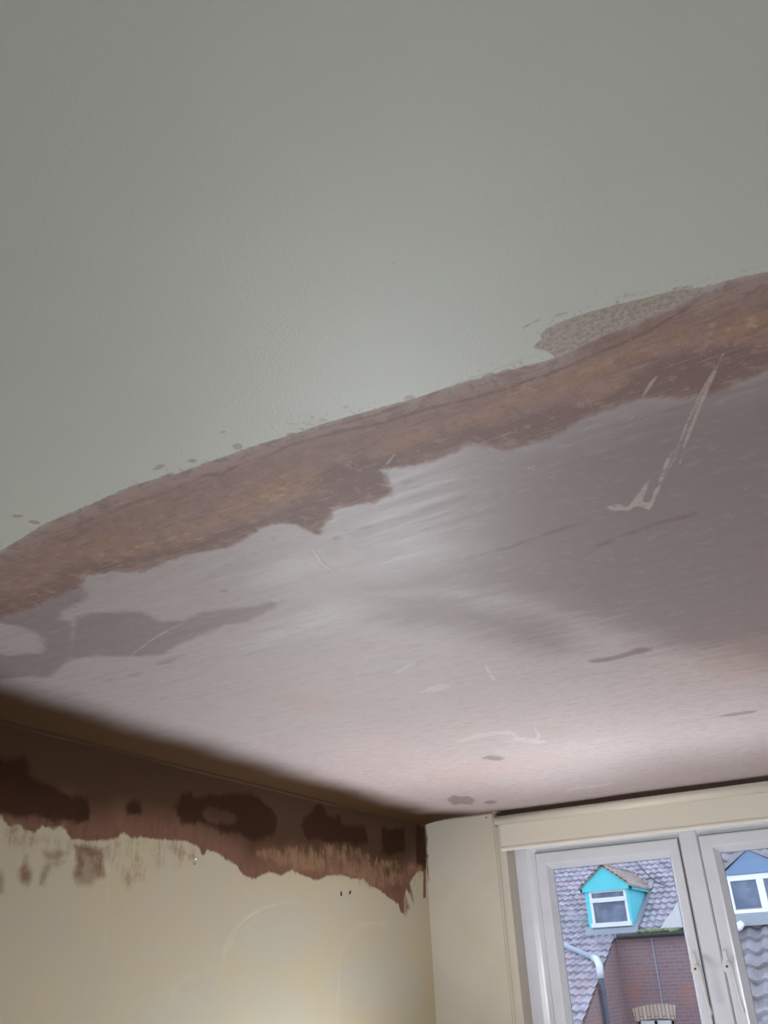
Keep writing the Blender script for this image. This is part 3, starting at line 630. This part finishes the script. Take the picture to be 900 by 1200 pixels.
bm = bmesh.new(); prism(bm, [(xl, yf+.2, GZ), (xe-.02, yf+.2, GZ), (xe-.02, yf+.2, zr(yf+.2)-.09), (xl, yf+.2, zr(yf+.2)-.09)], (0, .3, 0)); obj('lower_front_wall', bm, M_BF, H1)
# roof back slope
bm = bmesh.new(); yb = HY+6.2
prism(bm, [(xl, yb, zr(yb)), (xl, yb+5, zr(yb)-2.5), (xl, yb+5, GZ), (xl, yb+4.9, GZ), (xl, yb+4.9, zr(yb)-2.7), (xl, yb-.1, zr(yb)-.25)], (xr+.1-xl, 0, 0)); obj('rear_roof', bm, M_T2, H1)
# gutter + moss
bm = bmesh.new(); gx0 = on_y(722, 1092, HY-.15).x
tube(bm, [(gx0, HY-.15, ev.z-.05), (xr+.1, HY-.15, ev.z-.05)], .058, 12); obj('gutter', bm, M_GUT, H1)
bm = bmesh.new(); rn = random.Random(4); xa, xb = on_y(747, 1090, HY-.15).x, on_y(800, 1088, HY-.15).x
k = 0; xq = xa
while xq < xb:
    r = rn.uniform(.03, .055); bmesh.ops.create_icosphere(bm, subdivisions=1, radius=r, matrix=Matrix.Translation((xq, HY-.16+rn.uniform(-.03,.03), ev.z+.01+rn.uniform(0,.03)))); xq += rn.uniform(.03, .07)
mo = obj('moss', bm, M_MOSS, H1); mo['label'] = 'green moss growing along the gutter'
# white render upstand at the right end
bm = bmesh.new(); a = on_y(775, 1088, HY-.1); 
q = [on_y(u, v, HY-.12) for u, v in ((774,1088),(781,1076),(788,1068),(794,1056),(802,1052),(812,1052),(812,1086))]
prism(bm, q, (0, .25, 0)); k = obj('rendered_upstand', bm, M_REND, H1); k['label'] = 'white rendered upstand at the roof edge'
# dormer
dY = HY + .10
def D(u, v): return on_y(u, v, dY)
bl_, br_ = D(691, 1094), D(742, 1088)
ea_l, ea_r, ap = D(684, 1045), D(737, 1036), D(702, 1015.5)
dx0, dx1 = D(687, 1060).x, D(738.5, 1060).x; dcx = (dx0+dx1)/2; zb = zr(dY)+.02; ze_ = (D(685,1044).z + D(737,1038).z)/2; za = D(707, 1015.5).z
ef = .09
Dm = empty('dormer', (dcx, dY, zb)); Dm.parent = H1; Dm['label'] = 'turquoise boarded dormer with white window'
def DL(x, y, z): return Vector((x-dcx, y-dY, z-zb))
ybk = HY + (ze_-ev.z)/tan1 + .05; yap = HY + (za-ev.z)/tan1 + .1
wx0, wx1 = dx0+.10, dx1-.055; wz0, wz1 = zb+.10, ze_-.02
bm = bmesh.new()
# front boards with the window opening
prism(bm, [DL(dx0, dY, zb-.1), DL(wx0, dY, zb-.1), DL(wx0, dY, ze_), DL(dx0, dY, ze_)], (0, .08, 0))
prism(bm, [DL(wx1, dY, zb-.1), DL(dx1, dY, zb-.1), DL(dx1, dY, ze_), DL(wx1, dY, ze_)], (0, .08, 0))
prism(bm, [DL(dx0-ef, dY-.05, ze_-.05), DL(dx1+ef, dY-.05, ze_-.05), DL(dx1+ef, dY-.05, ze_+.02), DL(dcx, dY-.05, za), DL(dx0-ef, dY-.05, ze_+.02)], (0, .13, 0))
# cheeks
for xx in (dx0, dx1-.06):
    prism(bm, [DL(xx, dY+.08, zb-.1), DL(xx, dY+.08, ze_), DL(xx, ybk, ze_), DL(xx, dY+.2, zb-.1)], (.06, 0, 0))
# side eaves boards
for xx in (dx0-ef, dx1+ef-.05):
    prism(bm, [DL(xx, dY-.05, ze_-.05), DL(xx, dY-.05, ze_+.02), DL(xx, ybk+.35, ze_+.02), DL(xx, ybk+.35, ze_-.05)], (.05, 0, 0))
fc = obj('boarding', bm, M_TURQ, None, bevel=.004); fc.parent = Dm; fc['label'] = 'turquoise painted boarding'
def win_mesh(parent, x0, x1, z0, z1, y, cols, transom, fwid, off, mulw=.05):
    bm = bmesh.new()
    box(bm, off(x0, y, z0), off(x0+fwid, y+.07, z1)); box(bm, off(x1-fwid, y, z0), off(x1, y+.07, z1))
    box(bm, off(x0+.004, y+.003, z1-fwid), off(x1-.004, y+.066, z1-.003)); box(bm, off(x0-.03, y-.05, z0), off(x1+.03, y+.07, z0+fwid*1.5))
    for k in range(1, cols):
        xm = x0+(x1-x0)*k/cols; box(bm, off(xm-mulw, y-.005, z0+.02), off(xm+mulw, y+.064, z1-.005))
    if transom: zt = z1-(z1-z0)*transom; box(bm, off(x0, y-.01, zt-.05), off(x1, y+.07, zt+.05))
    a = obj('dormer_window_frame', bm, M_WHITE, parent, bevel=.006)
    bm = bmesh.new(); box(bm, off(x0+.01, y+.045, z0+.01), off(x1-.01, y+.055, z1-.01)); b = obj('dormer_glass', bm, M_DG, parent); b['label'] = 'dark glass with cloud reflections mottled into its colour'
win_mesh(Dm, wx0, wx1, wz0, wz1, dY-.01, 1, .28, .065, lambda x, y, z: tuple(DL(x, y, z)))
# dormer roof: two tiled slopes
def slope_slab(bm, xo, zo, xi, zi, y0, y1o, y1i, t=.06, off=None):
    a = [off(xo, y0, zo), off(xi, y0, zi), off(xi, y1i, zi), off(xo, y1o, zo)]
    prism(bm, a, (0, 0, t))
bm = bmesh.new()
slope_slab(bm, dx0-ef-.03, ze_+.0, dcx, za, dY-.09, ybk+.5, yap+.1, .05, DL); slope_slab(bm, dx1+ef+.03, ze_+.0, dcx, za, dY-.09, ybk+.5, yap+.1, .05, DL)
for k in range(1, 7):   # tile courses standing proud
    f = k/7
    for xo in (dx0-ef-.03, dx1+ef+.03):
        x_ = xo+(dcx-xo)*f; z_ = ze_+(za-ze_)*f + .045; y_ = ybk+.5+(yap-ybk-.4)*f
        sgn = 1 if xo < dcx else -1
        prism(bm, [DL(x_-.02*sgn, dY-.09, z_-.01), DL(x_, dY-.09, z_+.03), DL(x_+.05*sgn, dY-.09, z_+.04), DL(x_+.05*sgn, dY-.09, z_)], (0, y_-dY+.09, 0))
tube(bm, [DL(dcx, dY-.09, za+.04), DL(dcx, yap+.1, za+.04)], .05, 10)
rr = obj('dormer_roof', bm, tile_mat('brown_dormer_tile', lin(140,122,112), lin(166,152,146), lin(176,140,124)), None); rr.parent = Dm
bm = bmesh.new(); prism(bm, [DL(dx0-.08, dY-.22, zr(dY-.22)+.06), DL(dx1+.12, dY-.22, zr(dY-.22)+.06), DL(dx1+.12, dY+.05, zb+.10), DL(dx0-.08, dY+.05, zb+.10)], (0, 0, .03))
prism(bm, [DL(dx1+.0, dY-.05, zb+.02), DL(dx1+.12, dY-.05, zb+.02), DL(dx1+.12, ybk+.2, zr(ybk+.2)+.02), DL(dx1, ybk+.2, zr(ybk+.2)+.02)], (0, 0, .07))
lf = obj('lead_flashing', bm, M_LEAD, None); lf.parent = Dm
# cable over the roof
bm = bmesh.new(); pts = []
for u, v in ((738,1008),(748,1014),(756,1024),(764,1032),(772,1038),(780,1041)):
    d = ray(u, v); t = (ev.z-1.5 + (-HY)*tan1)/(d.z - d.y*tan1); pts.append(EYE + d*t + Vector((0, -.07, .07)))
tube(bm, pts, .014, 6); obj('roof_cable', bm, M_GUT, H1)
# rainwater pipe
def roof_pt(u, v, off=.08):
    d = ray(u, v); t = (ev.z-1.5 - HY*tan1)/(d.z - d.y*tan1); return EYE + d*t + Vector((0, -off*.7, off*.7))
pA, pB = roof_pt(640, 1101), roof_pt(697, 1126)
sx_ = xe + .06
e1 = on_x(703, 1137, sx_)
bm = bmesh.new(); tube(bm, [roof_pt(630, 1094), pA, pB], .058, 12); k = obj('rainwater_pipe', bm, M_PIPE, H1, smooth=True); k['label'] = 'pale pipe lying slantwise over the tiles'
bm = bmesh.new(); tube(bm, [pB, pB + (e1-pB)*.35 + Vector((0.03, 0, .05)), pB+(e1-pB)*.75+Vector((.03,0,.02)), e1, e1 + Vector((0, 0, -.15))], [.075, .078, .078, .075, .072], 14); k = obj('pipe_elbow', bm, plastic('white_elbow', lin(218,226,230), .35), H1, smooth=True)
bm = bmesh.new(); tube(bm, [e1, e1 + Vector((0, 0, -4))], .055, 12); 
for dz in (.35, 1.0, 1.9): tube(bm, [e1 + Vector((0, 0, -dz)), e1 + Vector((0, 0, -dz-.09))], .07, 12)
obj('downpipe', bm, M_PIPED, H1)
# cable down the brickwork, arch and window below
bm = bmesh.new(); tube(bm, [on_y(u, v, HY-.02) for u, v in ((763,1095),(767,1120),(772,1150),(777,1180))], .014, 6); k = obj('wall_cable', bm, M_PIPE, H1); k['label'] = 'pale cable down the brickwork'
A = [on_y(u, v, HY-.03) for u, v in ((741,1182),(749,1179.5),(760,1177.5),(770,1176.5),(780,1176.5),(791,1178),(791.5,1195),(781,1193.5),(770,1193.5),(760,1194.5),(751,1196),(745,1198))]
bm = bmesh.new(); prism(bm, A, (0, .08, 0)); k = obj('arched_lintel', bm, M_ARCH, H1); k['label'] = 'cream brick arch over the window'
wa, wb = on_y(748, 1199, HY).x, on_y(790, 1195, HY).x; zt = on_y(770, 1196, HY).z
bm = bmesh.new(); box(bm, (wa, HY-.02, zt-.09), (wb, HY+.05, zt)); box(bm, (wa, HY-.02, zt-1.3), (wa+.07, HY+.05, zt)); box(bm, (wb-.07, HY-.02, zt-1.3), (wb, HY+.05, zt)); box(bm, ((wa+wb)/2-.04, HY-.02, zt-1.3), ((wa+wb)/2+.04, HY+.05, zt)); box(bm, (wa-.05, HY-.06, zt-1.38), (wb+.05, HY+.05, zt-1.28))
o = obj('upper_window', bm, M_WHITE, H1, bevel=.006)
bm = bmesh.new(); box(bm, (wa+.02, HY-.012, zt-1.3), (wb-.02, HY+.0, zt-.04)); obj('upper_window_glass', bm, M_DG, o)

# ---- nearer house with slate-blue dormer
KY = 13.0
H2 = empty('pantiled_house', (0, 0, 0), 'house with grey pantile roof and slate blue dormer, seen through right casement', 'house')
k0 = on_y(862, 1083, KY); tan2 = .62
zr2 = lambda y: k0.z + (y-KY)*tan2
hx0 = on_y(826, 1040, KY).x; hx1 = hx0 + 7.0
tiled('roof', hx0, hx1, KY-2.8, KY+3.6, zr2, .29, .20, .032, .045, M_T2, H2)
bm = bmesh.new(); y0_, y1_ = KY-2.6, KY+3.55
prism(bm, [(hx0+.1, y0_, GZ), (hx0+.1, y0_, zr2(y0_)-.12), (hx0+.1, y1_, zr2(y1_)-.12), (hx0+.1, y1_+.3, zr2(y1_)-.3), (hx0+.1, y1_+.3, GZ)], (6.8, 0, 0)); obj('house_wall', bm, M_BF, H2)
eY = KY + .08
def E2(u, v): return on_y(u, v, eY)
ax0, ax1 = E2(851, 1040).x, E2(851, 1040).x + .88; acx = E2(873, 998).x + .02
zb2 = zr2(eY)+.02; zw1 = E2(876, 1024).z; zap = E2(873, 996).z; 
gx_l, gx_r = E2(845, 1024).x, E2(845,1024).x + 2*(acx - E2(845,1024).x)
Em = empty('dormer', (acx, eY, zb2)); Em.parent = H2; Em['label'] = 'slate blue gabled dormer with white twin-pane window'
def EL(x, y, z): return Vector((x-acx, y-eY, z-zb2))
ybk2 = KY + (zw1-k0.z)/tan2 + .05; yap2 = KY + (zap-k0.z)/tan2 + .1
bm = bmesh.new()
prism(bm, [EL(gx_l, eY-.04, zw1), EL(max(gx_r, ax1), eY-.04, zw1), EL(acx+.02, eY-.04, zap)], (0, .1, 0))
for xx in (ax0, ax1-.05): prism(bm, [EL(xx, eY+.06, zb2-.1), EL(xx, eY+.06, zw1), EL(xx, ybk2, zw1), EL(xx, eY+.2, zb2-.1)], (.05, 0, 0))
k = obj('gable_cladding', bm, M_BLUE, None); k.parent = Em; k['label'] = 'slate blue gable cladding'
win_mesh(Em, ax0-.01, ax1+.01, E2(862,1078).z, zw1, eY-.02, 2, 0, .075, lambda x, y, z: tuple(EL(x, y, z)), .045)
bm = bmesh.new(); slope_slab(bm, gx_l-.08, zw1-.02, acx+.02, zap, eY-.07, ybk2+.4, yap2+.1, .05, EL); slope_slab(bm, max(gx_r, ax1)+.08, zw1-.02, acx+.02, zap, eY-.07, ybk2+.4, yap2+.1, .05, EL)
rr = obj('dormer_roof', bm, M_T2, None); rr.parent = Em
bm = bmesh.new(); prism(bm, [EL(ax0-.06, eY-.26, zr2(eY-.26)+.08), EL(ax1+.08, eY-.26, zr2(eY-.26)+.08), EL(ax1+.08, eY+.05, zb2+.10), EL(ax0-.06, eY+.05, zb2+.10)], (0, 0, .03)); k = obj('lead_flashing', bm, M_LEAD, None); k.parent = Em
# small white roof vent cowl
d = ray(868, 1097); t = (k0.z-1.5 - KY*tan2)/(d.z - d.y*tan2); q = EYE + d*t
bm = bmesh.new(); tube(bm, [q + Vector((-.10, -.03, .05)), q + Vector((.02, -.06, .11)), q + Vector((.07, -.07, .15))], [.03, .05, .035], 10); k = obj('vent_pipe', bm, M_WHITE, H2, smooth=True); k['label'] = 'short white vent pipe'

# street between the houses
m = N('asphalt'); bm = bmesh.new(); box(bm, (-40, WY+TH+.02, GZ-.1), (40, 45, GZ)); tag(obj('ground', bm, m.finish(m.mix(m.step(m.noise(m.pos(), .8, 4), .3, .7), lin(120,120,120), lin(140,140,138)), .9)), kind='structure')
